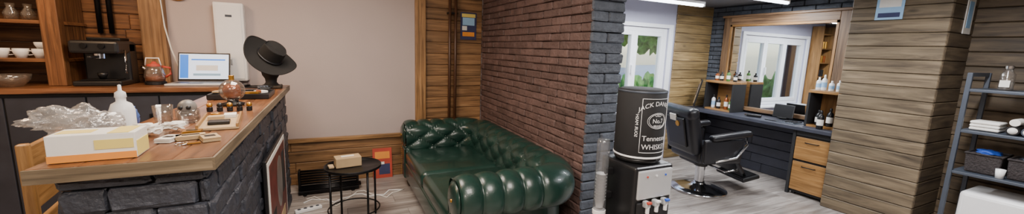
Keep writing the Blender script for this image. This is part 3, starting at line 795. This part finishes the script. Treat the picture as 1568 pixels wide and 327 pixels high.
# ------------------------------------------------------------------ LED lamps
def tube_lamp(name,x,y,z,l,ang=0):
    b=B(name,(x,y,z),(0,0,ang)); b.box((0,0,.022),(l,.05,.03),WHITE,bev=.005); b.cyl((0,0,-.008),.018,l-.04,LED,rot=(0,math.pi/2,0))
    for s_ in (-1,1): b.box((s_*(l/2-.01),0,-.004),(.02,.045,.035),WHITE,bev=.004); b.tube([(s_*l*.35,0,.03),(s_*l*.35,0,2.218-z)],.004,CHROME,6)
    b.done()
tube_lamp('led_tube_lamp',3.36,3.12,2.10,1.2)
tube_lamp('led_tube_lamp',4.42,2.70,2.165,.9)
tube_lamp('led_tube_lamp',3.3,.9,2.15,1.2)  # third tube is unseen, added to light the near right side

# ------------------------------------------------------------------ right rack
b=B('storage_rack')
RX0,RX1,RY0,RY1=4.44,4.84,.30,1.08
for x in (RX0,RX1):
    for y in (RY0,RY1): b.box((x,y,.725),(.028,.028,1.45),GMETAL,bev=.004)
for z in (1.305,.985,.655,.12):
    b.bb(RX0-.01,RX1+.01,RY0,RY1,z,z+.022,GMETAL,bev=.004)
for y in (RY0,RY1):
    b.bb(RX0,RX1,y-.008,y+.008,1.42,1.45,GMETAL)
b.done()
b=B('mini_fridge'); b.box((4.64,.70,.337),(.38,.62,.384),WHITE,bev=.03,seg=4,smooth=False); b.box((4.447,.70,.337),(.012,.56,.33),WHITE,bev=.005); b.box((4.436,.46,.42),(.014,.02,.14),SILVER,bev=.004); b.done()
b=B('towel_stack')
for i in range(3): b.box((4.58,.97,1.009+.014+i*.024),(.18,.15,.022),PAPER,bev=.009,seg=3,smooth=True)
b.done()
b=B('rolled_towels')
for i,y in enumerate((.83,.76,.69)):
    b.cyl((4.56,y,1.008+.034),.034,.18,BLACK if i%2==0 else GMETAL,rot=(0,math.pi/2,0)); b.lathe([(0,.004),(.024,.002),(.024,0)],(4.468,y,1.042),PAPER,rot=(0,-math.pi/2,0))
    b.cyl((4.56,y,1.042+.0595),.026,.16,PAPER,rot=(0,math.pi/2,0)) 
b.done()
b=B('paper_cup'); b.lathe([(0,0),(.02,0),(.026,.07),(.022,.07),(0,.006)],(4.47,.84,.678),WHITE); b.done()
for y,m in ((.94,BLUE),(.73,GMETAL)):
    b=B('wicker_basket',(4.61,y,.679)); b.box((0,0,.075),(.22,.17,.15),BASKET,bev=.012,taper=(1.08,1.1)); b.tube([(-.12,-.09,.15),(.12,-.09,.15),(.12,.09,.15),(-.12,.09,.15)],.008,BASKET,closed=True)
    b.sph((0,0,.155),(.08,.06,.025),m,disp=.5,dscale=2); b.done()
b=B('glass_jar_dispenser',(4.58,.93,1.328)); b.lathe([(0,0),(.035,0),(.038,.01),(.038,.12),(.02,.145),(.02,.16),(.018,.16),(.034,.12),(.034,.008),(0,.006)],(0,0,0),JAR); b.cyl((0,0,.172),.024,.024,CHROME); b.box((-.041,0,.05),(.004,.05,.05),PAPER); b.done()
b=B('tissue_carton',(4.58,.78,1.328)); b.box((0,0,.03),(.12,.1,.06),PAPER,bev=.003); b.box((0,0,.061),(.05,.02,.003),LBLUE); b.done()
b=B('pump_bottle_set') 
for y,m in ((.66,BLACK),(.58,WHITE)):
    b.cyl((4.58,y,1.328+.06),.03,.12,m); b.cyl((4.58,y,1.328+.135),.008,.03,SILVER); b.box((4.565,y,1.328+.155),(.05,.014,.012),BLACK,bev=.003)
b.done()
b=B('notice_sign'); b.box((4.565,1.67,2.02),(.006,.19,.26),LBLUE); b.box((4.561,1.67,2.04),(.002,.15,.08),PAPER); b.box((4.561,1.67,1.93),(.002,.15,.04),DBLUE); b.done()
b=B('wall_sign'); b.box((4.92,1.276,1.93),(.16,.006,.32),PAPER); b.box((4.92,1.272,1.93),(.09,.002,.22),LBLUE); b.done()

# ------------------------------------------------------------------ area lights: added unseen ceiling panels, LED tubes
def area(name,x,y,z,sx,sy,pw,col):
    l=bpy.data.lights.new(name,'AREA'); l.shape='RECTANGLE'; l.size=sx; l.size_y=sy; l.energy=pw; l.color=col
    o=bpy.data.objects.new(name,l); o.location=(x,y,z); scene.collection.objects.link(o)
def panel(x,y,z,sx,sy,pw,col):  # invented fixture with area light, added out of view to light the room
    b=B('added_panel_lamp'); b.bb(x-sx/2-.02,x+sx/2+.02,y-sy/2-.02,y+sy/2+.02,z-.03,z-.001,WHITE,bev=.004); b.bb(x-sx/2,x+sx/2,y-sy/2,y+sy/2,z-.034,z-.03,PANEL_E); b.done()
    area('added_panel_light',x,y,z-.045,sx,sy,pw,col)
panel(-.2,2.7,2.5,.9,.9,50,(1,.86,.74))
panel(-1.7,3.0,2.5,.5,.5,36,(1,.64,.36))
panel(.7,.6,2.5,1.0,1.0,66,(1,.92,.85))
panel(-1.1,-.6,2.5,.9,.9,54,(1,.88,.78))
area('led_tube_light',3.36,3.12,2.07,1.1,.06,52,(.93,.96,1))
area('led_tube_light',4.42,2.70,2.14,.8,.06,34,(.93,.96,1))
area('led_tube_light',3.3,.9,2.12,1.1,.06,62,(.97,.97,1))  # area light for the added, unseen third tube

# ------------------------------------------------------------------ outside
b=B('outdoor_ground'); b.bb(-15,35,4.6,40,-.4,-.3,ASPH); b.done()
b=B('outdoor_trees')
for i in range(34):
    x=R.uniform(-6,22); y=R.uniform(13,19); z=R.uniform(1.8,5.5)
    b.sph((x,y,z),(R.uniform(.9,1.7),)*3,LEAF,disp=.7,dscale=3.5,sub=4,smooth=False)
for i in range(8): b.cyl((-4+i*3,15,.8),.14,2.4,W_DARK)
b.done()
b=B('outdoor_hedge')
for i in range(12): b.sph((-1+i*.75,6.2+R.uniform(-.2,.2),.15),(.5,.4,R.uniform(.6,1.0)),LEAF,disp=.6,dscale=4,sub=4,smooth=False)
b.done()
def car(x,y,ang,m):
    b=B('parked_car',(x,y,-.3),(0,0,ang))
    b.prism([(-2.1,.3),(-2.15,.75),(-1.9,.95),(-1.3,1.02),(-.8,1.42),(.5,1.45),(1.1,1.0),(1.9,.88),(2.15,.65),(2.1,.3)],-.8,.8,m)
    b.prism([(-1.2,1.0),(-.76,1.37),(.46,1.4),(.98,1.0)],-.81,.81,CARG)
    for xx in (-1.35,1.35):
        for yy in (-.75,.75): b.cyl((xx,yy,.32),.32,.2,BLACKM,rot=(math.pi/2,0,0)); b.cyl((xx,yy*1.06,.32),.18,.18,SILVER,rot=(math.pi/2,0,0))
    b.done()
car(5.2,9.0,0.1,CARM); car(10.5,9.4,0.05,WHITE)

w=bpy.data.worlds.new('world'); scene.world=w; w.use_nodes=True; nt=w.node_tree
sk=nt.nodes.new('ShaderNodeTexSky'); sk.sky_type='NISHITA'; sk.sun_disc=False; sk.sun_elevation=math.radians(45); sk.sun_rotation=math.radians(160)
bg=nt.nodes['Background']; nt.links.new(sk.outputs[0],bg.inputs[0]); bg.inputs[1].default_value=.6
